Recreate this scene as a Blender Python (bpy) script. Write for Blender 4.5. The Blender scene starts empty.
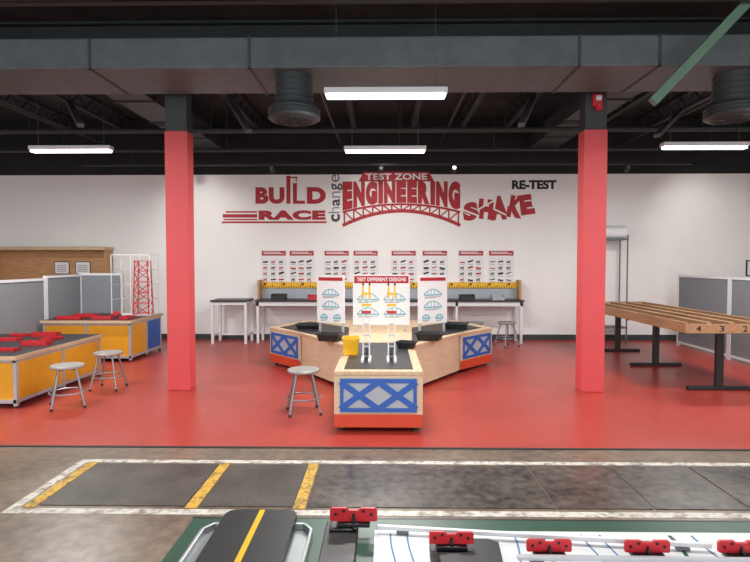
import bpy, bmesh, math, random
from mathutils import Vector, Matrix
random.seed(4)
S = bpy.context.scene; C = S.collection
PI = math.pi
S.view_settings.view_transform = 'Standard'
S.view_settings.look = 'None'
S.view_settings.exposure = 0.0

# ------------------------------------------------------------ materials
def lin(c):
    return tuple(((v/255)/12.92 if v/255 <= .04045 else ((v/255+.055)/1.055)**2.4) for v in c)
def mat(name, rgb, rough=.55, metal=0.0, var=.10, scale=6, emit=0, stretch=None, bump=0, dark=None, lo=.3, hi=.7, fine=0):
    m = bpy.data.materials.new(name); m.use_nodes = True
    nt = m.node_tree; n = nt.nodes; b = n['Principled BSDF']
    b.inputs['Roughness'].default_value = rough; b.inputs['Metallic'].default_value = metal
    tc = n.new('ShaderNodeTexCoord'); mp = n.new('ShaderNodeMapping'); nz = n.new('ShaderNodeTexNoise'); rp = n.new('ShaderNodeValToRGB')
    nz.inputs['Scale'].default_value = scale; nz.inputs['Detail'].default_value = 6
    if stretch: mp.inputs['Scale'].default_value = stretch
    nt.links.new(tc.outputs['Object'], mp.inputs['Vector']); nt.links.new(mp.outputs['Vector'], nz.inputs['Vector'])
    fac = nz.outputs['Fac']
    if fine:
        n2 = n.new('ShaderNodeTexNoise'); n2.inputs['Scale'].default_value = fine; n2.inputs['Detail'].default_value = 8
        nt.links.new(mp.outputs['Vector'], n2.inputs['Vector'])
        mx = n.new('ShaderNodeMath'); mx.operation = 'ADD'; nt.links.new(fac, mx.inputs[0]); nt.links.new(n2.outputs['Fac'], mx.inputs[1])
        hf = n.new('ShaderNodeMath'); hf.operation = 'MULTIPLY'; hf.inputs[1].default_value = .5; nt.links.new(mx.outputs[0], hf.inputs[0]); fac = hf.outputs[0]
    nt.links.new(fac, rp.inputs['Fac'])
    c = lin(rgb)
    a = lin(dark) if dark else tuple(max(0, v*(1-var)) for v in c)
    e = rp.color_ramp.elements
    e[0].position = lo; e[1].position = hi
    e[0].color = (*a, 1); e[1].color = (*[min(1, v*(1+var)) for v in c], 1)
    nt.links.new(rp.outputs['Color'], b.inputs['Base Color'])
    if emit:
        b.inputs['Emission Color'].default_value = (*c, 1); b.inputs['Emission Strength'].default_value = emit
    if bump:
        bp = n.new('ShaderNodeBump'); bp.inputs['Strength'].default_value = bump; bp.inputs['Distance'].default_value = .01
        nt.links.new(fac, bp.inputs['Height']); nt.links.new(bp.outputs['Normal'], b.inputs['Normal'])
    return m
M = dict(
    wall=mat('white_paint', (238, 237, 234), .7, var=.02, scale=1.5),
    black_wall=mat('black_paint', (30, 31, 33), .8, var=.15, scale=2),
    ceil=mat('dark_ceiling', (50, 55, 58), .85, var=.4, scale=1.5),
    steel_dark=mat('dark_steel', (52, 57, 60), .6, var=.15, scale=4),
    duct=mat('grey_duct', (88, 96, 99), .55, scale=1.2, dark=(76, 83, 86), lo=.35, hi=.65, fine=6),
    duct2=mat('dark_duct', (56, 62, 65), .55, var=.12, scale=3),
    redfloor=mat('red_floor', (168, 61, 50), .34, scale=.8, dark=(154, 52, 42), fine=7),
    conc=mat('stained_concrete', (128, 112, 97), .32, scale=1.3, dark=(84, 72, 62), bump=.05, lo=.36, hi=.64, fine=12),
    white_line=mat('worn_white_paint', (192, 187, 179), .6, scale=6, dark=(124, 113, 102), lo=.38, hi=.54, fine=22),
    yellow_line=mat('worn_yellow_paint', (192, 150, 54), .6, scale=8, dark=(110, 89, 50), lo=.38, hi=.54, fine=30),
    floormat=mat('black_mesh_rubber', (88, 81, 73), .5, scale=60, dark=(34, 32, 30), bump=.4, fine=3),
    floorplate=mat('dark_plate', (98, 90, 81), .34, scale=2.5, dark=(38, 36, 34), lo=.40, hi=.66, fine=14),
    colred=mat('column_red', (206, 74, 77), .5, var=.05, scale=2),
    wood=mat('birch', (210, 186, 156), .5, scale=5, stretch=(1, 1, 9), dark=(200, 175, 145)),
    woodtop=mat('birch_edge', (204, 176, 144), .5, scale=5, stretch=(6, 1, 6), dark=(190, 162, 130)),
    oak=mat('brown_wood', (190, 146, 102), .5, scale=4, stretch=(1, 1, 8), dark=(168, 126, 84)),
    plank=mat('track_wood', (170, 130, 95), .45, scale=4, stretch=(9, .6, 9), dark=(150, 112, 79)),
    plank_dark=mat('track_groove', (88, 64, 48), .5, scale=4, stretch=(9, .6, 9), dark=(64, 47, 36)),
    black=mat('black_laminate', (32, 32, 35), .4, var=.15),
    blackp=mat('black_plastic', (24, 24, 26), .45, var=.15),
    grey_panel=mat('grey_laminate', (166, 172, 180), .6, var=.04),
    blue=mat('blue_paint', (44, 92, 172), .5, var=.06),
    red=mat('red_plastic', (190, 34, 42), .4, var=.06),
    redgraph=mat('red_vinyl', (170, 30, 40), .6, var=.06),
    redband=mat('red_band', (200, 70, 42), .5, var=.05),
    yellow=mat('yellow_laminate', (222, 160, 34), .5, var=.05),
    yellowp=mat('yellow_plastic', (230, 176, 16), .4, var=.05),
    white=mat('white_enamel', (216, 217, 219), .45, var=.03),
    paper=mat('white_paper', (228, 228, 229), .8, var=.02),
    alu=mat('aluminium', (184, 186, 190), .4, metal=.3, var=.05),
    stool=mat('grey_steel', (146, 146, 150), .35, metal=.5, var=.08),
    stool_seat=mat('worn_seat_steel', (164, 160, 156), .4, metal=.3, var=.1, scale=14),
    fabric=mat('grey_fabric', (126, 129, 134), .9, scale=120, var=.08),
    ink=mat('black_ink', (30, 30, 32), .7, var=.1),
    greyink=mat('grey_ink', (110, 112, 116), .7, var=.05),
    darkgrey=mat('dark_grey_ink', (66, 67, 71), .7, var=.05),
    blueink=mat('blue_ink', (84, 126, 172), .7, var=.05),
    teal=mat('teal_ink', (84, 168, 184), .7, var=.05),
    tube=mat('lit_tube', (255, 252, 246), .4, var=0, emit=5),
    lens=mat('lit_lens', (255, 248, 236), .4, var=0, emit=3),
    green=mat('dark_green_top', (40, 76, 60), .4, var=.1),
    greenst=mat('green_steel', (96, 128, 108), .5, var=.1),
    pan=mat('galvanised_pan', (170, 174, 176), .35, metal=.55, var=.06),
    rubber=mat('dark_rubber', (40, 40, 42), .7, var=.1),
)

# ------------------------------------------------------------ mesh helpers
def nb(): return bmesh.new()
I4 = Matrix.Identity(4)
def bx(bm, x0, x1, y0, y1, z0, z1, T=I4):
    v = [bm.verts.new(T @ Vector(p)) for p in ((x0,y0,z0),(x1,y0,z0),(x1,y1,z0),(x0,y1,z0),(x0,y0,z1),(x1,y0,z1),(x1,y1,z1),(x0,y1,z1))]
    for f in ((0,3,2,1),(4,5,6,7),(0,1,5,4),(1,2,6,5),(2,3,7,6),(3,0,4,7)): bm.faces.new([v[i] for i in f])
    return bm
def frame(d, up=(0,0,1)):
    d = Vector(d).normalized(); up = Vector(up)
    if abs(d.dot(up)) > .98: up = Vector((0,1,0)) if abs(d.y) < .9 else Vector((1,0,0))
    s = d.cross(up).normalized(); u = s.cross(d).normalized()
    return d, s, u
def bar(bm, p0, p1, w, h, T=I4, up=(0,0,1)):
    p0, p1 = Vector(p0), Vector(p1); d, s, u = frame(p1-p0, up)
    r = [[T @ (p + s*a*w/2 + u*b*h/2) for a, b in ((-1,-1),(1,-1),(1,1),(-1,1))] for p in (p0, p1)]
    v = [[bm.verts.new(q) for q in rr] for rr in r]
    for i in range(4):
        j = (i+1) % 4; bm.faces.new((v[0][i], v[0][j], v[1][j], v[1][i]))
    bm.faces.new(v[0][::-1]); bm.faces.new(v[1])
    return bm
def flat(bm, p, q, w, y=0, t=.004, T=I4):          # a flat stroke in an XZ plane
    return bar(bm, (p[0], y, p[1]), (q[0], y, q[1]), w, t, T, up=(0,1,0))
def cyl(bm, p0, p1, r0, r1=None, n=14):
    r1 = r0 if r1 is None else r1
    p0, p1 = Vector(p0), Vector(p1); d, s, u = frame(p1-p0)
    a = []; b = []
    for i in range(n):
        t = 2*PI*i/n; o = s*math.cos(t)+u*math.sin(t)
        a.append(bm.verts.new(p0+o*r0)); b.append(bm.verts.new(p1+o*r1))
    for i in range(n):
        j = (i+1) % n; bm.faces.new((a[i], a[j], b[j], b[i]))
    bm.faces.new(a[::-1]); bm.faces.new(b)
    return bm
def lathe(bm, prof, n=28, c=(0,0,0)):
    rings = []
    for r, z in prof:
        rings.append([bm.verts.new((c[0]+r*math.cos(2*PI*i/n), c[1]+r*math.sin(2*PI*i/n), c[2]+z)) for i in range(n)])
    for a, b in zip(rings, rings[1:]):
        for i in range(n):
            j = (i+1) % n; bm.faces.new((a[i], a[j], b[j], b[i]))
    bm.faces.new(rings[0][::-1]); bm.faces.new(rings[-1])
    return bm
def prism(bm, pts, z0, z1):
    a = [bm.verts.new((x, y, z0)) for x, y in pts]; b = [bm.verts.new((x, y, z1)) for x, y in pts]
    n = len(pts)
    for i in range(n):
        j = (i+1) % n; bm.faces.new((a[i], a[j], b[j], b[i]))
    bm.faces.new(a[::-1]); bm.faces.new(b)
    return bm
def upright(bm, pts, y0, y1):                       # an XZ outline given thickness along Y
    a = [bm.verts.new((x, y0, z)) for x, z in pts]; b = [bm.verts.new((x, y1, z)) for x, z in pts]
    n = len(pts)
    for i in range(n):
        j = (i+1) % n; bm.faces.new((a[i], a[j], b[j], b[i]))
    bm.faces.new(a[::-1]); bm.faces.new(b)
    return bm
def ring(bm, c, R, r, n=24, m=8):
    g = []
    for i in range(n):
        t = 2*PI*i/n; o = Vector((math.cos(t), math.sin(t), 0))
        g.append([bm.verts.new(Vector(c)+o*(R+r*math.cos(2*PI*k/m))+Vector((0,0,r*math.sin(2*PI*k/m)))) for k in range(m)])
    for i in range(n):
        for k in range(m):
            bm.faces.new((g[i][k], g[(i+1)%n][k], g[(i+1)%n][(k+1)%m], g[i][(k+1)%m]))
    return bm
def join(bm, b2, T=I4, mi=None):
    b2.transform(T)
    if mi is not None:
        for f in b2.faces: f.material_index = mi
    me = bpy.data.meshes.new('tmp'); b2.to_mesh(me); b2.free(); bm.from_mesh(me); bpy.data.meshes.remove(me)
    return bm
def text(s, w, h, bold=.0, t=.004, space=1.0):
    cu = bpy.data.curves.new('t', 'FONT'); cu.body = s; cu.extrude = .01; cu.offset = bold; cu.resolution_u = 4; cu.space_character = space
    o = bpy.data.objects.new('t', cu); C.objects.link(o)
    dg = bpy.context.evaluated_depsgraph_get(); dg.update()
    me = bpy.data.meshes.new_from_object(o.evaluated_get(dg))
    bpy.data.objects.remove(o); bpy.data.curves.remove(cu)
    bm = nb(); bm.from_mesh(me); bpy.data.meshes.remove(me)
    xs = [v.co.x for v in bm.verts]; ys = [v.co.y for v in bm.verts]
    x0, x1, y0, y1 = min(xs), max(xs), min(ys), max(ys)
    for v in bm.verts:
        x, y, z = v.co
        v.co = ((x-x0)/(x1-x0)*w, -t if z > 0 else 0.0, (y-y0)/(y1-y0)*h)
    for f in bm.faces: f.material_index = 0
    return bm

# ------------------------------------------------------------ object helpers
def thing(name, label, cat, loc=(0,0,0), rz=0, group=None):
    o = bpy.data.objects.new(name, None); C.objects.link(o); o.empty_display_size = .1
    o.location = loc; o.rotation_euler = (0,0,rz); tag(o, label, cat, group); return o
def tag(o, label, cat, group=None):
    o['label'] = label; o['category'] = cat
    if group: o['group'] = group
    return o
def part(name, bm, m, parent=None, bevel=0, smooth=False, label=None, more=()):
    for k, (b2, m2) in enumerate(more): join(bm, b2, mi=k+1)
    bmesh.ops.recalc_face_normals(bm, faces=bm.faces[:])
    me = bpy.data.meshes.new(name); bm.to_mesh(me); bm.free()
    if smooth:
        for p in me.polygons: p.use_smooth = True
        me.set_sharp_from_angle(angle=.7)
    me.materials.append(M[m])
    for b2, m2 in more: me.materials.append(M[m2])
    o = bpy.data.objects.new(name, me); C.objects.link(o)
    if parent: o.parent = parent
    if bevel:
        b = o.modifiers.new('Bevel', 'BEVEL'); b.width = bevel; b.segments = 2; b.limit_method = 'ANGLE'
    if label: o['label'] = label
    return o
def one(name, bm, m, label, cat, loc=(0,0,0), rz=0, group=None, bevel=0, smooth=False):
    o = part(name, bm, m, None, bevel, smooth); o.location = loc; o.rotation_euler = (0,0,rz); return tag(o, label, cat, group)
def struct(name, bm, m):
    o = part(name, bm, m); o['kind'] = 'structure'; return o
def dup(root, loc, rz=0, label=None):
    r = root.copy(); C.objects.link(r); r.location = loc; r.rotation_euler = (0,0,rz)
    if label: r['label'] = label
    for ch in list(root.children):
        c = ch.copy(); C.objects.link(c); c.parent = r
        for g in list(ch.children):
            d = g.copy(); C.objects.link(d); d.parent = c
    return r

# ------------------------------------------------------------ camera
cam = bpy.data.cameras.new('camera'); co = bpy.data.objects.new('camera', cam); C.objects.link(co)
cam.sensor_width = 36; cam.lens = 550/750*36
co.location = (0, 0, 1.66); co.rotation_euler = (math.radians(90-1.98), 0, math.radians(.9))
S.camera = co

# ------------------------------------------------------------ room
YW = 11.7
struct('floor', bx(nb(), -9.5, 9.5, -4, YW, -.1, 0), 'conc')
struct('floor', bx(nb(), -9.5, 9.5, 4.86, YW, 0, .006), 'redfloor')
struct('trim_1', bx(nb(), -9.5, 9.5, 4.83, 4.86, 0, .008), 'rubber')
struct('wall_back', bx(nb(), -9.5, 9.5, YW, YW+.2, 0, 3.51), 'wall')
struct('wall_upper', bx(nb(), -9.5, 9.5, YW-.005, YW+.2, 3.51, 4.7), 'black_wall')
struct('baseboard_back', bx(nb(), -9.5, 9.5, YW-.02, YW, .006, .12), 'steel_dark')
struct('wall_left', bx(nb(), -9.7, -9.5, -4, YW+.2, 0, 4.7), 'wall')
struct('wall_right', bx(nb(), 9.5, 9.7, -4, YW+.2, 0, 4.7), 'wall')
struct('ceiling', bx(nb(), -9.7, 9.7, -4, YW+.2, 4.7, 4.9), 'ceil')
# walkway paint
for i, a in enumerate(((-2.53, 5.5, 4.465, 4.53), (-2.53, 5.5, 3.54, 3.615), (-2.53, -2.46, 3.615, 4.465))):
    struct('trim_%d' % (i+2), bx(nb(), a[0], a[1], a[2], a[3], 0, .003), 'white_line')
for i, x in enumerate((-2.40, -1.30, -.57)):
    struct('trim_%d' % (i+5), bx(nb(), x-.04, x+.04, 3.63, 4.46, 0, .006), 'yellow_line')
for x0, x1, m, lab in ((-2.35, -1.35, 'floormat', 'black mesh floor mat between the first two yellow floor stripes on the left'),
                  (-1.25, -.62, 'floormat', 'black mesh floor mat between the second and third yellow floor stripes'),
                  (-.52, 1.16, 'floorplate', 'long dark floor plate right of the last yellow stripe'),
                  (1.175, 1.81, 'floorplate', 'narrow dark floor plate next to the long one in the painted walkway'),
                  (1.825, 2.45, 'floorplate', 'second narrow dark floor plate from the long one in the walkway'),
                  (2.465, 4.2, 'floorplate', 'dark floor plate at the right end of the painted walkway')):
    one('floor_mat' if m == 'floormat' else 'floor_plate', bx(nb(), x0, x1, 3.66, 4.43, 0, .006), m, lab, 'floor mat')

# columns
for x, lab in ((-2.635, 'red square column on the left, beside the stools and yellow tables'), (2.66, 'red square column on the right with the fire alarm at its top')):
    t = thing('column', lab, 'column', (x, 7.1, 0))
    part('red_cladding', bx(nb(), -.145, .145, -.11, .11, .006, 3.32), 'colred', t, .006)
    part('upper_shaft', bx(nb(), -.135, .135, -.10, .10, 3.32, 4.36), 'steel_dark', t)
t = thing('fire_alarm', 'red fire alarm strobe on top of the right column', 'fire alarm', (2.66, 6.995, 3.6))
part('body', bx(nb(), -.06, .06, -.05, .005, 0, .15), 'red', t, .008)
part('lens', bx(nb(), -.03, .035, -.085, -.05, .06, .12), 'white', t, .008)
b = nb(); lathe(b, [(.03,0),(.05,.02),(.05,.05)], 16, (.02,-.03,-.055)); part('horn', b, 'red', t)

# ------------------------------------------------------------ ceiling services
ZD = 3.72
t = thing('air_duct', 'long grey rectangular air duct crossing the ceiling in front of the columns', 'duct', (0, 6.35, ZD))
part('duct_body', bx(nb(), -9.4, 9.4, -.45, .45, 0, .33), 'duct', t, .02)
for x in (-6.1, -3.14, -1.43, 2.06, 2.9, 5.6):
    b = nb(); bx(b, x-.014, x+.014, -.46, .46, -.010, 0); bx(b, x-.014, x+.014, -.46, -.45, -.010, .335)
    part('flange', b, 'duct2', t)
for x in (-7, -4.4, 4.4, 7):
    b = nb(); cyl(b, (x, -.455, .2), (x, -.455, .98), .008, n=6); part('hanger_rod', b, 'steel_dark', t)
def diffuser(x, lab):
    t = thing('round_diffuser', lab, 'air vent', (x, 6.2, ZD-.48), 0, 'round ceiling air vents')
    pr = [(.2,.15)]
    for k in range(5):
        z = .17+k*.06; pr += [(.2,z),(.212,z+.008),(.212,z+.022),(.2,z+.03)]
    part('neck', lathe(nb(), pr+[(.2,.48)], 32), 'duct2', t, smooth=True)
    pr = [(.24,0),(.27,.005)]
    for k in range(3):
        z = .01+k*.045; pr += [(.275,z),(.29,z+.01),(.29,z+.025),(.275,z+.035)]
    part('drum', lathe(nb(), pr+[(.26,.16),(.2,.17)], 32), 'duct2', t, smooth=True)
    b = nb()
    for r in (.08, .15, .21): ring(b, (0,0,-.005), r, .008, 28, 6)
    bx(b, -.22, .22, -.006, .006, -.01, .0); bx(b, -.006, .006, -.22, .22, -.01, .0)
    part('grille', b, 'steel_dark', t)
    return t
diffuser(-1.0, 'round ribbed drum air vent under the duct, left of the front ceiling light')
diffuser(3.86, 'round ribbed drum air vent under the duct at the far right')
def ibeam(b, x0, x1, y, z0, z1, w=.2):
    bx(b, x0, x1, y-w/2, y+w/2, z0, z0+.03); bx(b, x0, x1, y-w/2, y+w/2, z1-.03, z1); bx(b, x0, x1, y-.012, y+.012, z0, z1)
b = nb(); ibeam(b, -9.4, 9.4, 5.3, 4.15, 4.45); one('steel_beam', b, 'duct2', 'grey steel beam crossing the ceiling in front of the duct', 'beam')
b = nb(); ibeam(b, -9.4, 9.4, 7.1, 4.36, 4.7); one('steel_beam', b, 'steel_dark', 'dark steel beam above the two red columns', 'beam')
for i, x in enumerate((-6.6, -5.4, -4.4, -2.6, -1.6, -.6, .6, 1.6, 2.5, 4.3, 5.4, 6.6)):
    b = nb(); bx(b, x-.05, x+.05, 7.3, YW-.01, 4.64, 4.7); bx(b, x-.05, x+.05, 7.3, YW-.01, 4.38, 4.42)
    for k in range(10):
        y = 7.4+k*.43; bar(b, (x, y, 4.42), (x, y+.21, 4.64), .02, .02); bar(b, (x, y+.21, 4.64), (x, y+.42, 4.42), .02, .02)
    one('ceiling_joist', b, 'steel_dark', 'dark open web ceiling joist running from the columns to the back wall', 'joist', group='open web joists over the red floor')
for x, lab in ((-3.65, 'dark branch duct running from the front duct to the back wall, left'), (3.3, 'dark branch duct running from the front duct to the back wall, right')):
    t = thing('branch_duct', lab, 'duct', (x, 0, 4.02))
    part('duct_body', bx(nb(), -.28, .28, 7.25, YW-.01, 0, .28), 'duct2', t)
    for y in (8.1, 9.3, 10.5):
        part('flange', bx(nb(), -.30, .30, y, y+.03, -.02, .30), 'steel_dark', t)
for x, z in ((-5.9,4.15), (-.9,4.1), (1.2,4.18), (5.0,4.12)):
    b = nb(); cyl(b, (x, 7.3, z), (x, YW-.006, z), .022, n=8)
    one('conduit', b, 'duct2', 'thin dark conduit running back under the ceiling to the rear wall', 'conduit', group='thin conduits under the rear ceiling')
for y, z, r, lab in ((9.6, 3.94, .045, 'thick dark pipe running across the ceiling above the rear lights'), (10.6, 3.8, .03, 'thin dark pipe running across the ceiling near the back wall')):
    t = thing('ceiling_pipe', lab, 'pipe', (0, y, z))
    b = nb(); cyl(b, (-9.4,0,0), (9.4,0,0), r); part('pipe', b, 'steel_dark', t, smooth=True)
    for x in (-6.2, -3, .3, 2.1, 6.2):
        b = nb(); cyl(b, (x,0,0), (x,0,4.7-z), .008, n=6); part('hanger', b, 'steel_dark', t)
for p0, p1, lab in (((-5.2,9.1,4.3), (-4.35,7.9,3.62), 'dark diagonal brace above the left ceiling light'),
                    ((-2.5,8.9,4.3), (-1.95,8.0,3.55), 'dark diagonal brace right of the left column top'),
                    ((1.9,7.7,3.55), (2.4,8.9,4.3), 'dark diagonal brace right of the right column top'),
                    ((4.2,8.6,3.6), (5.2,9.8,4.3), 'dark diagonal brace over the right ceiling light')):
    b = nb(); bar(b, p0, p1, .09, .06); one('ceiling_brace', b, 'duct', lab, 'brace')
b = nb(); bar(b, (2.66,5.55,3.24), (4.02,5.5,4.7), .07, .09); one('ceiling_brace', b, 'greenst', 'green diagonal steel brace at the upper right', 'brace')

def fixture(x, y, lab, rod=.005):
    t = thing('ceiling_light', lab, 'ceiling light', (x, y, 3.35), 0, 'tube lights hanging from the ceiling')
    part('housing', bx(nb(), -.62, .62, -.07, .07, .0, .06), 'white', t, .01)
    part('diffuser', bx(nb(), -.6, .6, -.055, .055, -.035, 0), 'tube', t, .012)
    for s in (-.5, .5):
        b = nb(); cyl(b, (s,0,.06), (s,0,1.35), rod, n=6); part('hanger_rod', b, 'duct', t)
def arealight(x, y, z, sx, sy, p, col=(1,.985,.96)):
    l = bpy.data.lights.new('lamp', 'AREA'); l.shape = 'RECTANGLE'; l.size = sx; l.size_y = sy; l.energy = p; l.color = col
    o = bpy.data.objects.new('lamp', l); C.objects.link(o); o.location = (x, y, z)
for x, y, lab in ((.02, 5.62, 'lit tube light hanging in front of the duct, largest of the lights'), (.02, 8.4, 'lit tube light in the middle of the rear row'),
                  (-4.72, 8.3, 'lit tube light at the left of the rear row'), (4.70, 8.2, 'lit tube light at the right of the rear row')):
    fixture(x, y, lab, .0025 if y < 6 else .004)
for x in (-4.72, .02, 4.70):
    for y in (2.8, 5.62, 8.3): arealight(x, y, 3.30, 1.2, .12, 92 if abs(x) < 1 else 80)  # lamps with no hung fixture above are added out of view to give light

# track lights
t = thing('light_track', 'black lighting track along the top of the white wall', 'light track', (0, 10.9, 3.56))
part('rail', bx(nb(), -6, 6, -.02, .02, 0, .04), 'blackp', t)
for x in (-5, -2.1, 1.3, 5):
    b = nb(); cyl(b, (x,0,.04), (x,0,1.14), .006, n=6); part('hanger', b, 'blackp', t)
for x, lab, lit in ((-3.9, 'small unlit track spotlight at left above the red lettering', 0), (-.05, 'small unlit track spotlight above the middle of the red lettering', 0), (1.38, 'small lit track spotlight above the end of the red lettering', 1), (4.75, 'small unlit track spotlight right of the right column', 0), (-2.2, 'small unlit track spotlight above the left poster', 0)):
    t = thing('track_spotlight', lab, 'spotlight', (x, 10.9, 3.56), 0, 'spotlights on the ceiling track')
    b = nb(); cyl(b, (0,0,0), (0,0,-.06), .012, n=8); part('stem', b, 'blackp', t)
    b = nb(); cyl(b, (0,-.07,-.06), (0,.05,-.10), .04, .052, 16); part('head', b, 'blackp', t, smooth=True)
    b = nb(); cyl(b, (0,-.071,-.0597), (0,-.078,-.0573), .036, .036, 16); part('lens', b, 'lens' if lit else 'greyink', t)
def spot(x, y, z, tx, ty, tz, p, size, blend=1):
    l = bpy.data.lights.new('spot_lamp', 'SPOT'); l.energy = p; l.spot_size = math.radians(size); l.spot_blend = blend; l.shadow_soft_size = .06; l.color = (1,.97,.93)
    o = bpy.data.objects.new('spot_lamp', l); C.objects.link(o); o.location = (x,y,z)
    o.rotation_euler = (Vector((tx,ty,tz))-Vector((x,y,z))).to_track_quat('-Z', 'Y').to_euler()
spot(-3.9, 10.3, 3.5, -3.85, YW, 2.4, 44, 95); spot(6.2, 10.3, 3.5, 6.6, YW, 2.4, 38, 95)
spot(0, 10.3, 3.5, 0, YW, 2.2, 36, 120)

# ------------------------------------------------------------ wall lettering
K = YW/550
def wx(p): return (p-383)*K
def wz(p): return 1.66+(262-p)*K
YG = YW-.001
b = text('BU', 29*K, 16.5*K, .06, .006, 1.1)
bx(b, 31*K, 35*K, -.006, 0, 0, 28*K); bx(b, 35*K, 42*K, -.006, 0, 25.5*K, 27*K); bx(b, 40.4*K, 41.4*K, -.006, 0, 22*K, 25.5*K)
bx(b, 37.5*K, 41.5*K, -.006, 0, 3.2*K, 20.5*K); bx(b, 37.5*K, 49.5*K, -.006, 0, 0, 3.2*K)
join(b, text('D', 19*K, 16.5*K, .06, .006), Matrix.Translation((51.5*K,0,0)))
one('wall_lettering', b, 'redgraph', 'red word BUILD with a tall crane like letter I on the wall', 'wall sign', (wx(255), YG, wz(204)))
b = text('RACE', 67*K, 9.5*K, .07, .006, 1.12)
bx(b, -36*K, -1.5*K, -.006, 0, 2.4*K, 5.8*K); bx(b, -33*K, -1.5*K, -.006, 0, 7.2*K, 8.8*K); bx(b, -35*K, -1.5*K, -.006, 0, -.2*K, 1.2*K)
bx(b, -37*K, 68*K, -.006, 0, -3.2*K, -1.4*K)
one('wall_lettering', b, 'redgraph', 'red word RACE with speed lines at its left on the wall', 'wall sign', (wx(258), YG, wz(220)))
# change: mixed letters running up the wall
b = nb(); c = nb(); pos = 0
for ch, ln, ht, g, bo, sh in (('c',7.5,9,0,.03,0),('h',6,11,1,-.01,.5),('a',7,7.5,0,.02,0),('n',6,8.5,1,-.01,-.5),('g',7,11,0,.01,-2.5),('e',7.5,8,1,.0,.5)):
    lb = text(ch, ln*K, ht*K, bo, .006); lb.transform(Matrix.Translation((pos*K,0,sh*K))); lb.transform(Matrix.Rotation(-PI/2, 4, 'Y'))
    join(c if g else b, lb); pos += ln+1.2
o = part('wall_lettering', b, 'darkgrey', more=((c, 'greyink'),)); o.location = (wx(339.5), YG, wz(222))
tag(o, 'grey word change in mixed letters written upwards on the wall', 'wall sign')
t = thing('wall_lettering', 'white words TEST ZONE on a red bar on the wall', 'wall sign', (wx(358), YG, wz(182)))
part('red_bar', upright(nb(), [(0,0),(75*K,0),(70*K,9.5*K),(5*K,9.5*K)], -.006, 0), 'redgraph', t)
b = text('TEST ZONE', 61*K, 6.4*K, .03, .004, 1.05); b.transform(Matrix.Translation((7*K, -.006, 1.5*K))); part('words', b, 'paper', t)
b = nb(); pen = 0; LW = dict(E=9.6, N=11.2, G=11.4, I=4.6, R=11.2); word = 'ENGINEERING'; tot = sum(LW[c_] for c_ in word)+.8*(len(word)-1)
for ch in word:
    join(b, text(ch, LW[ch]*117/tot*K, 1, .085, .006), Matrix.Translation((pen*117/tot*K,0,0))); pen += LW[ch]+.8
for v in b.verts:
    u = (v.co.x/(117*K)-.5)*2
    lo = -7.8*K*u*u+.4*K; hi = 21.5*K
    v.co.z = lo+(hi-lo)*v.co.z
one('wall_lettering', b, 'redgraph', 'large red word ENGINEERING on the wall above the bridge emblem', 'wall sign', (wx(342), YG, wz(203.5)))
b = nb()
top = lambda u: (-1.6-7.8*u*u)*K
bot = lambda u: (-8.2-14.5*u*u)*K
HW = 58.5*K; N = 24
for i in range(N):
    u0, u1 = -1+2*i/N, -1+2*(i+1)/N
    flat(b, (u0*HW, top(u0)), (u1*HW*1.002, top(u1)), 2.0*K, -.0034, .006+(i%2)*.0006)
    flat(b, (u0*HW, bot(u0)), (u1*HW*1.002, bot(u1)), 3.4*K, -.0034, .006+(i%2)*.0006)
n = 13
for i in range(n):
    u = -.97+1.94*i/(n-1)
    flat(b, (u*HW, top(u)), (u*HW, bot(u)), 1.5*K, -.0025, .005)
    if i < n-1:
        u2 = u+1.94/(n-1); q = (u, u2) if i < n//2 else (u2, u)
        flat(b, (q[0]*HW, top(q[0])), (q[1]*HW, bot(q[1])), 1.3*K, -.002, .004)
one('bridge_emblem', b, 'redgraph', 'red arched truss bridge drawn on the wall under the largest word', 'wall sign', (wx(400.5), YG, wz(203)))
b = nb()
for k, (ch, x, y, w, h, r) in enumerate((('S',462,222,14,18,-10),('H',476.5,219,13,20,6),('A',488.5,221,16,24,-5),('K',503.5,217,15,22,8),('E',518.5,216,14,20,-8))):
    T = Matrix.Translation(((x-462)*K, 0, (222-y)*K)) @ Matrix.Rotation(math.radians(r), 4, 'Y')
    cut = (.42,.7,.34,.72,.6)[k]*h*K; sl = (.6,-.7,.6,-.7,.7)[k]; sx = (1.8,-1.7,1.8,1.7,-1.7)[k]*K
    for up in (0, 1):
        lb = text(ch, w*K, h*K, .075, .006+k*.0012)
        bmesh.ops.bisect_plane(lb, geom=lb.verts[:]+lb.edges[:]+lb.faces[:], plane_co=(w*K/2, 0, cut+(.5*K if up else -.4*K)), plane_no=(sl, 0, 1), clear_inner=bool(up), clear_outer=not up)
        lb.transform(Matrix.Translation((sx if up else 0, 0, 0))); join(b, lb, T)
one('wall_lettering', b, 'redgraph', 'red word SHAKE in broken tilted letters on the wall', 'wall sign', (wx(463), YG, wz(222)))
one('wall_lettering', text('RE-TEST', 44*K, 9*K, .05, .006), 'ink', 'black word RE-TEST at the right end of the wall lettering', 'wall sign', (wx(510), YG, wz(190)))

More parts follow.
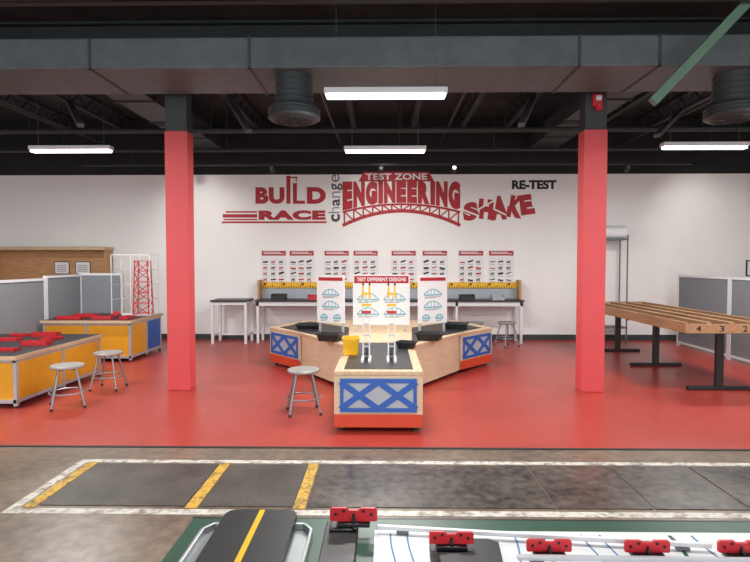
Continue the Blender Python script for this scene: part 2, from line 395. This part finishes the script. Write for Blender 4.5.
# posters
names = ['leftmost', 'second from left', 'third from left', 'fourth from left', 'fifth from left', 'sixth from left', 'seventh from left', 'rightmost']
for k, x in enumerate((260, 288, 323, 352, 390, 421, 457, 487)):
    t = thing('poster', 'white poster with red header, %s in the row on the wall' % names[k], 'poster', (wx(x), YW, wz(284)), 0, 'posters above the wall benches')
    w, h = 26*K, 34*K
    b = nb(); c = nb(); rr = random.Random(k)
    for r in range(4):
        for q in range(3):
            cx, cz = .09+q*.17, .09+r*.125
            j = b if rr.random() < .65 else c
            if rr.random() < .5: bar(j, (cx-.05,-.005,cz), (cx+.06,-.005,cz+rr.uniform(-.02,.04)), .003, rr.uniform(.02,.045), up=(0,0,1))
            else:
                bar(j, (cx-.04,-.005,cz-.02), (cx+.04,-.005,cz+.03), .003, .022); bar(j, (cx-.04,-.0052,cz+.02), (cx+.04,-.0052,cz-.02), .003, .018)
            bx(b, cx-.04, cx+.05, -.005, -.004, cz-.05, cz-.042)
    part('sheet', bx(nb(), 0, w, -.004, 0, 0, h), 'paper', t, more=((b, 'ink'), (c, 'redgraph')))
    b = nb()
    for z, e in ((h-.055,.36),(h-.085,.44)): bx(b, .06, .06+e, -.007, -.006, z, z+.014)
    part('header', bx(nb(), .02, w-.02, -.006, -.004, h-.12, h-.02), 'redgraph', t, more=((b, 'paper'),))

# ------------------------------------------------------------ back wall benches
def wall_bench(x0, x1, lab, lab2):
    w = x1-x0
    t = thing('workbench', lab, 'workbench', (x0, 11.1, .006), 0, 'benches along the back wall')
    part('worktop', bx(nb(), 0, w, 0, .56, .845, .88), 'black', t, .004)
    part('apron', bx(nb(), .03, w-.03, .03, .05, .76, .845), 'white', t)
    for x in (.03, w*.5-.025, w-.08):
        for y in (.03, .48): part('leg', bx(nb(), x, x+.05, y, y+.05, 0, .845), 'white', t)
    t = thing('bench_backboard', lab2, 'backboard', (x0, 11.1, .8865), 0, 'backboards on the wall benches')
    part('backboard', bx(nb(), .04, w-.04, .52, .55, 0, .22), 'grey_panel', t)
    c = nb(); n = int((w-.12)/.05)
    for i in range(n): bx(c, .06+i*.05, .06+i*.05+.014, .496, .5, .22, .262 if i % 4 else .29)
    for i in range(0, n, 8): bx(c, .085+i*.05, .085+i*.05+.05, .496, .5, .285, .325)
    part('marker_strip', bx(nb(), .04, w-.04, .5, .56, .22, .345), 'yellowp', t, more=((c, 'ink'),))
    for x in (0, w-.04): part('end_panel', bx(nb(), x, x+.04, .28, .56, 0, .40), 'oak', t, .006)
wall_bench(-2.62, .1, 'long white legged wall bench under the left four posters', 'backboard with yellow ruler strip on the left wall bench')
wall_bench(.12, 2.84, 'long white legged wall bench under the right four posters', 'backboard with yellow ruler strip on the right wall bench')
t = thing('side_table', 'small white legged table with black top left of the wall benches', 'table', (-3.48, 10.95, .006))
part('tabletop', bx(nb(), 0, .74, 0, .6, .85, .89), 'black', t, .004)
for x in (.01, .68):
    for y in (.02, .53): part('leg', bx(nb(), x, x+.05, y, y+.05, 0, .85), 'white', t)
part('apron', bx(nb(), .06, .68, .03, .06, .79, .85), 'white', t)
for a in ((.02,.05,.07,.53),(.69,.72,.07,.53),(.05,.69,.28,.31)): part('stretcher', bx(nb(), *a, .15, .19), 'white', t)
for k, (x, m, w, h, lab) in enumerate(((-2.3,'blackp',.3,.12,'black bin at the left end of the left wall bench'), (-1.55,'red',.25,.1,'red bin on the left wall bench'), (1.55,'blackp',.3,.11,'black bin on the right wall bench beside the sign boards'), (2.2,'grey_panel',.26,.1,'grey bin on the right wall bench'))):
    t = thing('storage_bin', lab, 'bin', (x, 11.16, .8865))
    b = nb(); bx(b, 0, w, 0, .2, 0, .01); bx(b, 0, .01, 0, .2, .01, h); bx(b, w-.01, w, 0, .2, .01, h); bx(b, 0, w, 0, .01, .01, h*.7); bx(b, 0, w, .19, .2, .01, h)
    part('bin_body', b, m, t); part('rim', bx(nb(), -.008, w+.008, -.008, 0, h*.62, h*.7), m, t)

# ------------------------------------------------------------ stools
def make_stool(loc, lab):
    t = thing('stool', lab, 'stool', loc, 0, 'round grey metal stools')
    part('seat', lathe(nb(), [(.13,.445),(.17,.447),(.178,.455),(.178,.472),(.171,.48),(.02,.478)], 28), 'stool_seat', t, smooth=True)
    for k in range(4):
        a = PI/4+k*PI/2+.25; c, s = math.cos(a), math.sin(a)
        b = nb(); cyl(b, (.12*c,.12*s,.447), (.232*c,.232*s,.02), .0125, n=10); l = part('leg', b, 'stool', t, smooth=True)
        b = nb(); cyl(b, (.230*c,.230*s,.024), (.236*c,.236*s,0), .017, n=10); part('rubber_foot', b, 'rubber', l)
    part('foot_ring', ring(nb(), (0,0,.17), .19, .009), 'stool', t, smooth=True)
    b = nb()
    for a in (PI/4+.25, 3*PI/4+.25): bar(b, (.12*math.cos(a),.12*math.sin(a),.435), (-.12*math.cos(a),-.12*math.sin(a),.435), .03, .02)
    part('seat_brace', b, 'stool', t)
    return t
st = make_stool((-.88, 6.0, .006), 'grey metal stool beside the star shaped table, left of its front arm')
dup(st, (-3.62, 6.2, .006), .3, 'grey metal stool nearest the viewer at the near yellow table')
dup(st, (-3.6, 7.1, .006), -.2, 'grey metal stool second from the viewer at the near yellow table')
dup(st, (2.42, 10.80, .006), .2, 'grey metal stool under the right wall bench')
dup(st, (1.78, 10.75, .006), .5, 'grey metal stool behind the right wing of the star shaped table')

# ------------------------------------------------------------ star shaped table
CX = -.05
t = thing('star_workbench', 'large star shaped birch workbench with blue truss end panels in the middle', 'workbench', (CX, 7.6, .006))
P = [(-.43,5.28),(.43,5.28),(.43,6.95),(1.2,8.15),(1.8,8.85),(1.35,9.95),(-1.35,9.95),(-1.8,8.85),(-1.2,8.15),(-.43,6.95)]
P = [(x, y-7.6) for x, y in P]
part('worktop', prism(nb(), P, .56, .598), 'woodtop', t, .004)
def frameof(p0, p1):
    p0, p1 = Vector((*p0,0)), Vector((*p1,0)); u = (p1-p0); L = u.length; u.normalize(); n = Vector((u.y,-u.x,0))
    T = Matrix(((u.x, n.x, 0, p0.x),(u.y, n.y, 0, p0.y),(0,0,1,0),(0,0,0,1))); return T, L
for i in range(10):
    T, L = frameof(P[i], P[(i+1)%10])
    if i in (0, 3, 7):
        pn = part('end_panel', bx(nb(), 0, L, -.05, -.012, .05, .56, T), 'wood', t)
        part('grey_inset', bx(nb(), .055, L-.055, -.012, -.004, .195, .53, T), 'grey_panel', pn)
        b = nb(); x0, x1, z0, z1 = .06, L-.06, .20, .525
        def br(p, q, w, y): flat(b, p, q, w, y, .008, T)
        br((x0,z0+.02),(x1,z0+.02),.04,.003); br((x0,z1-.02),(x1,z1-.02),.04,.003); br((x0+.016,z0),(x0+.016,z1),.032,.004); br((x1-.016,z0),(x1-.016,z1),.032,.004)
        nx = 2; xs = [x0+(x1-x0)*k/nx for k in range(nx+1)]
        for k in range(nx):
            a, c = xs[k], xs[k+1]
            br((a,z0+.03),(c,z1-.03),.056,.0005+k*.0004); br((a,z1-.03),(c,z0+.03),.056,.0018+k*.0004)
        part('blue_truss', b, 'blue', pn)
        part('red_band', bx(nb(), .0, L, -.012, -.001, .05, .175, T), 'redband', pn)
    else:
        a, c = (.05 if i in (1,4,8) else 0), (.05 if i in (2,6,9) else 0)
        part('side_panel', bx(nb(), a, L-c, -.05, -.012, .05, .56, T), 'wood', t)
for i, (x, y) in enumerate(P):
    x = x*.85 if i in (0,1,2,9) else x*.93; y = y+.08 if i < 2 else (y*.95 if i > 2 and i < 9 else y+.1)
    b = nb(); lathe(b, [(.03,0),(.03,.015),(.015,.02),(.015,.075)], 12, (x,y,0)); part('foot', b, 'steel_dark', t)
part('black_inlay', bx(nb(), -.34, .34, -2.22, -.45, .598, .603), 'black', t)
for s in (-1, 1):
    q = [(s*.42,-.42),(s*1.14,.58),(s*1.62,1.22),(s*1.25,2.1),(s*.5,1.2)]
    part('black_inlay', prism(nb(), q if s > 0 else q[::-1], .598, .603), 'black', t)
ZT = .6105
# test towers on the front arm
def tower(x, y, lab):
    t = thing('test_tower', lab, 'test tower', (x, y, ZT), 0, 'white test towers on the star table')
    for s in (-1, 1):
        b = nb(); bar(b, (s*.034,0,0), (s*.034,0,.66), .014, .02, up=(0,1,0)); u = part('upright', b, 'white', t)
        b = nb(); bar(b, (s*.034,0,.66), (s*.034,0,.80), .019, .026, up=(0,1,0)); part('tip', b, 'yellowp', u)
        b = nb(); bar(b, (s*.034,0,.80), (s*.034,0,.825), .019, .026, up=(0,1,0)); part('tip_cap', b, 'blackp', u)
        b = nb(); bar(b, (s*.038,-.16,.012), (s*.038,.16,.012), .028, .024); part('base_foot', b, 'white', t)
    for z in (.14, .26, .38): part('crossbar', bx(nb(), -.03, .03, -.007, .007, z, z+.014), 'alu', t)
    part('red_clamp_bar', bx(nb(), -.05, .05, -.018, .018, .50, .53), 'red', t)
    for z in (.58, .70): part('yellow_bar', bx(nb(), -.05, .05, -.014, .014, z, z+.024), 'yellowp', t)
    b = nb(); bar(b, (0,.02,.16), (0,.22,.02), .04, .008); part('ramp', b, 'greyink', t)
tower(-.185, 5.85, 'slim white test tower with yellow tips on the front arm, left of the pair')
tower(.085, 5.85, 'slim white test tower with yellow tips on the front arm, right of the pair')
def bin_(name, x, y, z, w, d, h, m, lab, cat, rz=0):
    t = thing(name, lab, cat, (x, y, z), rz)
    b = nb(); tp = 1.2
    lo = [(-w/2,-d/2),(w/2,-d/2),(w/2,d/2),(-w/2,d/2)]
    v0 = [b.verts.new((p[0],p[1],0)) for p in lo]; v1 = [b.verts.new((p[0]*tp,p[1]*tp,h)) for p in lo]
    v2 = [b.verts.new((p[0]*tp*.92,p[1]*tp*.92,h)) for p in lo]; v3 = [b.verts.new((p[0]*.9,p[1]*.9,.01)) for p in lo]
    for i in range(4):
        j = (i+1)%4; b.faces.new((v0[i],v0[j],v1[j],v1[i])); b.faces.new((v1[i],v1[j],v2[j],v2[i])); b.faces.new((v2[i],v2[j],v3[j],v3[i]))
    b.faces.new(v0[::-1]); b.faces.new(v3)
    part('bin_body', b, m, t)
    b = nb(); W, D = w*tp/2+.008, d*tp/2+.008
    bx(b, -W, W, -D, -D+.01, h-.02, h+.002); bx(b, -W, W, D-.01, D, h-.02, h+.002); bx(b, -W, -W+.01, -D, D, h-.02, h+.002); bx(b, W-.01, W, -D, D, h-.02, h+.002)
    part('rim', b, m, t)
    return t
bin_('parts_bin', -.37, 6.25, ZT, .15, .2, .19, 'yellowp', 'yellow open bin at the left edge of the front arm of the star table', 'bin')
for x, y, w, h, lab in ((-.72,7.3,.25,.1,'black bin on the left wing of the star table next to the sign boards'), (.62,7.4,.28,.1,'black bin on the right wing of the star table next to the sign boards'), (-1.2,8.7,.3,.07,'low black bin at the left end of the star table'), (1.15,8.7,.3,.09,'low black bin at the right end of the star table'), (.28,6.7,.18,.08,'small black bin at the back of the front arm of the star table')):
    bin_('parts_bin', x, y, ZT, w, w*.7, h, 'blackp', lab, 'bin', random.uniform(-.4,.4))

# sign boards on the star table
def sign(x, y, w, rz, lab, title):
    t = thing('sign_board', lab, 'sign board', (x, y, ZT), rz, 'sign boards on the star table')
    z0, z1 = .10, .86
    if not title: z0, z1 = .14, .85
    b = nb(); c = nb()
    spots = ((0,.60,.3,.075),(0,.42,.3,.075),(-.11,.25,.13,.05),(.11,.25,.13,.05)) if not title else ((-.2,.52,.2,.09),(.2,.52,.2,.09),(-.2,.30,.2,.09),(.2,.30,.2,.09))
    for xc, zc, a, hh in spots:
        a = a*w if not title else a*.8
        for i in range(10):
            u0, u1 = -1+i/5, -1+(i+1)/5
            flat(b, (xc+u0*a,zc+hh*(1-u0*u0)-.03), (xc+u1*a,zc+hh*(1-u1*u1)-.03), .012, -.009, .004)
            if i % 2 == 0: flat(b, (xc+u0*a,zc-.04), (xc+u0*a,zc+hh*(1-u0*u0)-.03), .008, -.0087, .004)
        bx(b, xc-a*1.05, xc+a*1.05, -.0118, -.008, zc-.05, zc-.033)
        for z in (.068, .083): bx(c, xc-a*.95, xc+a*(.9 if z < .07 else .4), -.0095, -.008, zc-z-.004, zc-z+.003)
    part('board', bx(nb(), -w/2, w/2, -.008, .008, z0, z1), 'paper', t, more=((b, 'teal'), (c, 'greyink')))
    if title:
        h = part('header', bx(nb(), -w/2+.02, w/2-.02, -.0125, -.008, z1-.13, z1-.02), 'redgraph', t)
        b = text(title, w-.12, .055, .02, .002); b.transform(Matrix.Translation((-w/2+.06, -.0125, z1-.10))); part('title', b, 'paper', h)
    else:
        h = part('header', bx(nb(), -w/2+.03, w/2-.03, -.0125, -.008, z1-.08, z1-.03), 'redgraph', t)
    for s in (-1, 1): part('post', bx(nb(), s*w*.42-.015, s*w*.42+.015, .008, .03, 0, z1-.05), 'alu', t)
sign(-.035, 8.3, .86, 0, 'white sign board with wide red header, middle of the three on the star table', 'TEST DIFFERENT DESIGNS')
sign(-.79, 8.2, .46, math.radians(-22), 'white sign board with small teal drawings, left of the three on the star table', '')
sign(.73, 8.2, .48, math.radians(22), 'white sign board with small teal drawings, right of the three on the star table', '')

# ------------------------------------------------------------ left yellow tables
def ytable(x0, x1, y0, y1, h, lab, second='yellow'):
    t = thing('activity_table', lab, 'table', (x0, y0, .006), 0, 'yellow sided activity tables')
    w, d = x1-x0, y1-y0
    part('worktop', bx(nb(), 0, w, 0, d, h-.04, h), 'black', t, .004)
    part('wood_edge', bx(nb(), w, w+.015, 0, d, h-.045, h), 'woodtop', t)
    part('wood_edge', bx(nb(), 0, w+.015, -.015, 0, h-.045, h), 'woodtop', t)
    for y in (.03, d/2-.02, d-.07): part('frame_post', bx(nb(), w-.05, w-.01, y, y+.04, 0.03, h-.04), 'alu', t)
    part('frame_rail', bx(nb(), w-.05, w-.015, .03, d-.03, .06, .10), 'alu', t); part('frame_rail', bx(nb(), w-.05, w-.015, .03, d-.03, h-.08, h-.04), 'alu', t)
    part('frame_post', bx(nb(), .02, .06, .03, .07, .03, h-.04), 'alu', t); part('frame_post', bx(nb(), .02, .06, d-.07, d-.03, .03, h-.04), 'alu', t)
    for a, c, m in ((.07, d/2-.02, 'yellow'), (d/2+.02, d-.07, second)):
        part('side_panel', bx(nb(), w-.045, w-.02, a, c, .10, h-.08), m, t)
    part('front_panel', bx(nb(), .06, w-.05, .04, .07, .06, h-.04), 'yellow', t)
    part('front_post', bx(nb(), w*.5-.02, w*.5+.02, .025, .04, .06, h-.04), 'alu', t)
    for z in (.06, h-.08): part('front_rail', bx(nb(), .06, w-.05, .028, .04, z, z+.04), 'alu', t)
    part('end_panel', bx(nb(), .06, w-.05, d-.07, d-.04, .06, h-.04), 'blue', t)
    for x in (.05, w-.04):
        for y in (.06, d-.06): part('foot', lathe(nb(), [(.025,0),(.025,.015),(.012,.02),(.012,.04)], 10, (x,y,0)), 'steel_dark', t)
    return h+.0065
za = ytable(-5.6, -4.12, 6.05, 7.96, .60, 'near yellow sided activity table with black top and red pieces at the left edge')
zb = ytable(-5.66, -4.16, 8.95, 10.25, .69, 'far yellow sided activity table with black top behind the near one', 'blue')
def plate(x, y, z, w, d, rz, lab, grp, h=.03):
    t = thing('red_tray', lab, 'tray', (x,y,z), rz, grp)
    b = nb(); bx(b, -w/2, w/2, -d/2, d/2, 0, .008)
    for a in ((-w/2,-w/2+.012,-d/2,d/2),(w/2-.012,w/2,-d/2,d/2),(-w/2,w/2,-d/2,-d/2+.012),(-w/2,w/2,d/2-.012,d/2)): bx(b, *a, .008, h)
    part('tray_body', b, 'red', t)
    part('tray_divider', bx(nb(), -.006, .006, -d/2+.012, d/2-.012, .008, h), 'red', t)
    b = nb(); bx(b, w*.1, w*.4, -d*.32, d*.32, .008, h*.6); part('black_insert', b, 'blackp', t)
for i, (x, y, w, d, r, h) in enumerate(((-5.05,6.40,.36,.12,.04,.06),(-4.5,6.45,.30,.10,-.06,.03),(-4.98,6.75,.12,.30,-.1,.03),(-4.42,6.9,.34,.12,.05,.05),(-5.05,7.3,.30,.14,.1,.03),(-4.5,7.35,.14,.30,-.1,.03),(-4.78,7.68,.36,.12,.02,.06),(-5.2,7.75,.26,.10,-.05,.03))):
    plate(x, y, za, w, d, r, 'red plastic tray of flat pieces lying on the near yellow table', 'red trays on the near yellow table', h)
for i, (x, y, w, d, r) in enumerate(((-5.3,9.2,.44,.16,0),(-4.76,9.22,.34,.14,.04),(-4.38,9.3,.16,.26,-.05),(-5.25,9.6,.4,.16,.06))):
    plate(x, y, zb, w, d, r, 'red plastic tray lying on the far yellow table', 'red trays on the far yellow table', .045)
# pale grid rack with the red lattice model inside
t = thing('display_rack', 'pale wire grid rack around the red lattice model on the far table', 'rack', (-4.9, 9.8, zb))
for x in (0, .35, .70):
    for y in (0, .36): part('post', bx(nb(), x, x+.012, y, y+.012, 0, 1.10), 'white', t)
part('shelf_board', bx(nb(), .0, .712, .0, .372, .0, .012), 'white', t)
for z in (.28, .55, .82, 1.088):
    b = nb(); bx(b, 0, .712, .36, .372, z, z+.010); bx(b, 0, .012, .0, .36, z, z+.010); bx(b, .70, .712, .0, .36, z, z+.010)
    if z > 1: bx(b, 0, .712, 0, .012, z, z+.010)
    part('grid_rail', b, 'white', t)
def lattice(x, y, z, w, h, n, lab, m, m2, tap=.75):
    t = thing('lattice_tower', lab, 'model tower', (x,y,z), .12)
    b = nb(); c = nb(); k = w/2; kt = k*tap
    kk = lambda z_: k+(kt-k)*z_/h
    for sx in (-1,1):
        for sy in (-1,1): cyl(b, (sx*k,sy*k,0), (sx*kt,sy*kt,h), .011, n=8)
    for i in range(n+1):
        zz = min(h-.01, max(.01, h*i/n)); z2 = h*(i+1)/n-.01; q = kk(zz); q2 = kk(z2)
        for a, e in (((-1,-1),(1,-1)),((1,-1),(1,1)),((1,1),(-1,1)),((-1,1),(-1,-1))):
            cyl(b, (a[0]*q,a[1]*q,zz), (e[0]*q,e[1]*q,zz), .008, n=6)
            if i < n:
                s_, d_ = (a, e) if i % 2 else (e, a)
                cyl(c, (s_[0]*q,s_[1]*q,zz), (d_[0]*q2,d_[1]*q2,z2), .008, n=6)
    part('rods', b, m, t); part('braces', c, m2, t)
lattice(-4.40, 9.98, zb+.0125, .27, .98, 5, 'open red lattice model tower standing in the pale wire rack', 'red', 'red', .8)
t = thing('model_car', 'small red and black model car in front of the wire rack', 'toy car', (-4.70, 9.56, zb), .5)
b = nb(); bx(b, -.09, .09, -.05, .05, .025, .06); bx(b, -.04, .06, -.045, .045, .06, .1); part('car_body', b, 'red', t, .008)
for sx in (-1,1):
    for sy in (-1,1): b = nb(); cyl(b, (sx*.06,sy*.05,.025), (sx*.06,sy*.065,.025), .025, n=14); part('wheel', b, 'blackp', t)

# partitions
def partition(x, y0, L, lab, h=1.4, rz=0):
    t = thing('partition_panel', lab, 'partition', (x, y0, .006), rz, 'grey fabric partitions')
    part('fabric_panel', bx(nb(), -.02, .02, .04, L-.04, .08, h-.03), 'fabric', t)
    for y in (0, L-.04): part('post', bx(nb(), -.03, .03, y, y+.04, 0, h), 'white', t)
    part('top_rail', bx(nb(), -.03, .03, .04, L-.04, h-.04, h), 'white', t)
    part('bottom_rail', bx(nb(), -.03, .03, .04, L-.04, .05, .09), 'white', t)
partition(-5.74, 7.4, 1.8, 'grey fabric partition behind the near yellow table', 1.38)
partition(-5.74, 9.22, 1.1, 'grey fabric partition beside the far yellow table, next to the left edge', 1.42)
partition(-4.94, 10.36, .84, 'grey fabric partition behind the far yellow table, in front of the wooden hutch', 1.44, PI/2)
partition(5.86, 7.8, 1.55, 'grey fabric partition at the right edge behind the long race track')
partition(5.86, 9.37, 1.63, 'grey fabric partition farther back behind the long race track')

# wooden hutch
t = thing('wooden_hutch', 'tan wooden hutch against the back wall behind the left partitions', 'hutch', (-6.92, 11.35, .006))
part('back_panel', bx(nb(), -1.25, 1.12, .25, .28, .8, 1.9), 'oak', t)
part('top_rail', bx(nb(), -1.3, 1.16, -.1, .3, 1.9, 1.97), 'woodtop', t, .008)
for x in (-1.28, 1.10): part('side_panel', bx(nb(), x, x+.04, .0, .28, .85, 1.9), 'oak', t)
part('counter', bx(nb(), -1.3, 1.16, -.3, .28, .8, .85), 'oak', t, .005)
part('base_cabinet', bx(nb(), -1.26, 1.12, -.24, .28, .02, .8), 'oak', t)
for x, lab in ((-6.55, 'right of the pair'), (-7.0, 'left of the pair')):
    t = thing('notice_sheet', 'white framed notice on the wooden hutch, ' + lab, 'notice', (x, 11.5995, 1.40))
    b = nb()
    for z in (.06,.1,.14,.18): bx(b, .05, .26, -.0125, -.011, z, z+.012)
    part('frame', bx(nb(), 0, .32, -.008, 0, 0, .27), 'ink', t); s = part('sheet', bx(nb(), .015, .305, -.011, -.008, .015, .255), 'paper', t, more=((b, 'greyink'),))

# ------------------------------------------------------------ right race track table, its numbered end towards the viewer
t = thing('race_track_table', 'long brown wooden multi lane race track table on black T legs at right', 'race track', (3.74, 6.85, .006))
L = 3.62; W = 1.18
part('bed', bx(nb(), .02, W-.02, .03, L, .775, .84), 'plank_dark', t)
for x in (0, W-.03): part('side_rail', bx(nb(), x, x+.03, 0, L, .77, .905), 'plank', t, .003)
for i in range(1, 4):
    x = .02+(W-.04)*i/4; part('lane_divider', bx(nb(), x-.028, x+.028, .03, L-.03, .84, .905), 'plank', t, .004)
e = part('end_rail', bx(nb(), .03, W-.03, 0, .03, .77, .885), 'plank', t)
for i, ch in enumerate('4321'):
    b = text(ch, .06, .075, .01, .002); b.transform(Matrix.Translation((.02+(W-.04)*(i+.5)/4-.03, 0, .79))); part('lane_number', b, 'ink', e)
part('end_rail', bx(nb(), .03, W-.03, L-.03, L, .77, .905), 'plank', t)
for k, y in enumerate((.28, 1.93, 3.35)):
    b = nb(); bx(b, W/2-.045, W/2+.045, y-.03, y+.03, .05, .775); lg = part('leg', b, 'blackp', t, .004)
    b = nb(); bx(b, W/2-.40, W/2+.40, y-.035, y+.035, .0, .05); part('foot_bar', b, 'blackp', lg, .01)
    b = nb(); bx(b, .12, W-.12, y-.03, y+.03, .73, .775); part('top_bar', b, 'blackp', lg)

# rack behind the right column
t = thing('utility_rack', 'grey metal rack against the back wall behind the right column', 'rack', (4.4, 11.2, .006))
for x in (0, .52):
    for y in (0, .36): b = nb(); bx(b, x, x+.022, y, y+.022, 0, 2.2); part('post', b, 'greyink', t)
for z in (.3, 2.1): part('shelf', bx(nb(), 0, .545, 0, .385, z, z+.03), 'greyink', t)
t = thing('paper_roll', 'thick white paper roll on top of the metal rack', 'paper roll', (4.43, 11.2, 2.137))
b = nb(); cyl(b, (-.02,.16,.13), (.5,.16,.13), .13, n=24); part('paper', b, 'paper', t, smooth=True)
b = nb(); cyl(b, (-.05,.16,.13), (.53,.16,.13), .03, n=12); part('core', b, 'oak', t)
t = thing('wall_notice', 'small white framed notice on the back wall at far right', 'notice', (7.62, YW-.0005, 1.36))
part('frame', bx(nb(), 0, .4, -.015, 0, 0, .34), 'ink', t); part('sheet', bx(nb(), .025, .375, -.018, -.015, .025, .315), 'paper', t)

# ------------------------------------------------------------ foreground table
t = thing('track_table', 'dark green topped table at the bottom edge nearest the viewer', 'table', (-.68, 1.0, 0))
part('tabletop', bx(nb(), 0, 2.9, 0, .92, .71, .75), 'green', t, .006)
part('edge_band', bx(nb(), .0, 2.9, .92, .93, .70, .748), 'blackp', t)
for x in (.05, 2.8):
    for y in (.05, .84): part('leg', bx(nb(), x, x+.05, y, y+.05, 0, .71), 'steel_dark', t)
Z = .7505
t = thing('metal_pan', 'grey metal pan under the black belt on the near table', 'pan', (-.418, 1.40, Z))
q = [(-.18,-.39),(.18,-.39),(.18,.38),(.15,.42),(-.15,.42),(-.18,.38)]
part('pan_floor', prism(nb(), q, 0, .01), 'pan', t)
b = nb()
for i in range(6): bar(b, (*q[i],.016), (*q[(i+1)%6],.016), .012, .03)
part('pan_rim', b, 'pan', t, .003)
t = thing('belt_ramp', 'black belt ramp with a yellow centre line on the near table', 'ramp', (-.415, 1.40, Z+.0355))
b = nb(); bx(b, -.009, .009, -.42, .455, .022, .0235)
q2 = [(-.122,-.42),(.122,-.42),(.122,.425),(.112,.45),(.09,.46),(-.09,.46),(-.112,.45),(-.122,.425)]
part('belt', prism(nb(), q2, 0, .022), 'blackp', t, 0, more=((b, 'yellowp'),))
part('support', bx(nb(), -.10, .10, -.36, .36, -.025, 0), 'blackp', t)
b = nb(); prism(b, [(-.055,-.35),(.055,-.35),(.055,.36),(-.055,.36)], 0, .02); bx(b, -.04, .04, .28, .34, .02, .03)
one('black_block', b, 'blackp', 'flat black block on the near table beside the metal pan', 'block', (-.14, 1.5, Z), bevel=.004)
t = thing('track_board', 'white track board with a few blue and green curved lines on the near table', 'board', (0, 1.0, Z))
b = nb(); c = nb()
for k, (x0, s, g) in enumerate(((.03,.10,0),(.085,.10,0),(.42,-.14,0),(.47,-.14,1),(.66,.12,0),(.72,.12,0),(.93,-.16,1),(1.02,.1,0),(1.22,-.1,0))):
    f = lambda v: x0+s*(v-.62)+.25*s*math.sin((v-.3)*9)
    for i in range(24):
        y0, y1 = .1+i*.029, .1+(i+1)*.029
        bar(b if g else c, (f(y0), y0, .0085), (f(y1), y1, .0085), .012 if g else .0055, .002)
part('board', bx(nb(), -.03, 1.5, .05, .82, 0, .008), 'white', t, more=((b, 'green'), (c, 'blueink')))
ZB = Z+.0097
def rail(p0, p1, lab, m='white'):
    p0, p1 = Vector(p0), Vector(p1); ang = math.atan2((p1-p0).y, (p1-p0).x); ln = (p1-p0).length
    t = thing('track_rail', lab, 'rail', p0, ang)
    part('rail_body', bx(nb(), 0, ln, -.008, .008, .010, .024), m, t, .003)
    for s in (.08, .5, .92): part('rail_foot', bx(nb(), s*ln-.02, s*ln+.02, -.008, .008, 0, .010), 'greyink', t)
rail((-.02,1.805,ZB), (1.02,1.70,ZB), 'long white rail running slantwise behind the red clamps')
rail((.40,1.622,ZB), (1.12,1.615,ZB), 'long grey rail in front of the red clamps', 'alu')
def clamp(x, y, z, lab, s=1):
    t = thing('red_clamp', lab, 'clamp', (x,y,z), 0, 'red clamps on the near table')
    part('foot_block', bx(nb(), -.05*s, .05*s, -.022, .022, 0, .014), 'blackp', t, .003)
    h = nb()
    for u, v in ((-.054,.034),(-.03,.044),(0,.032),(.03,.044),(.054,.034)):
        cyl(h, (u*s,-.0046,v*s), (u*s,-.006,v*s), .0052*s, n=12)
    pts = [(-.070,.014),(-.072,.020),(-.072,.048),(-.066,.053),(-.022,.053),(-.014,.046),(.014,.046),(.022,.053),(.066,.053),(.072,.048),(.072,.020),(.070,.014)]
    b = upright(nb(), [(a*s, c*s if c > .014 else c) for a, c in pts], -.0045, .0045)
    part('bracket_plate', b, 'red', t, 0, more=((h, 'blackp'),))
    b = nb(); cyl(b, (0,-.022,.022*s), (0,.016,.022*s), .006*s, n=10); part('bolt', b, 'blackp', t)
clamp(-.10, 1.81, Z+.0305, 'red clamp standing on the flat black block', 1.1)
b = nb(); prism(b, [(-.10,-.16),(.11,-.16),(.13,.06),(.10,.08),(-.06,.08),(-.09,.06)], 0, .014); bx(b, -.07, .08, -.14, -.03, .014, .026)
one('black_pad', b, 'blackp', 'black pad on the near track board under the leftmost clamp of the rail', 'pad', (.235, 1.66, ZB), bevel=.003)
clamp(.21, 1.68, ZB+.0145, 'red clamp standing on the black pad of the track board', .95)
clamp(.507, 1.665, ZB, 'red clamp in the middle of the near track board', .95)
clamp(.805, 1.665, ZB, 'red clamp toward the right end of the track board', .95)
clamp(1.09, 1.668, ZB, 'red clamp at the right end of the track board by the picture edge', .95)

# ------------------------------------------------------------ world
w = bpy.data.worlds.new('world'); S.world = w; w.use_nodes = True
bg = w.node_tree.nodes['Background']; bg.inputs['Color'].default_value = (.95,.97,1,1); bg.inputs['Strength'].default_value = 2.6
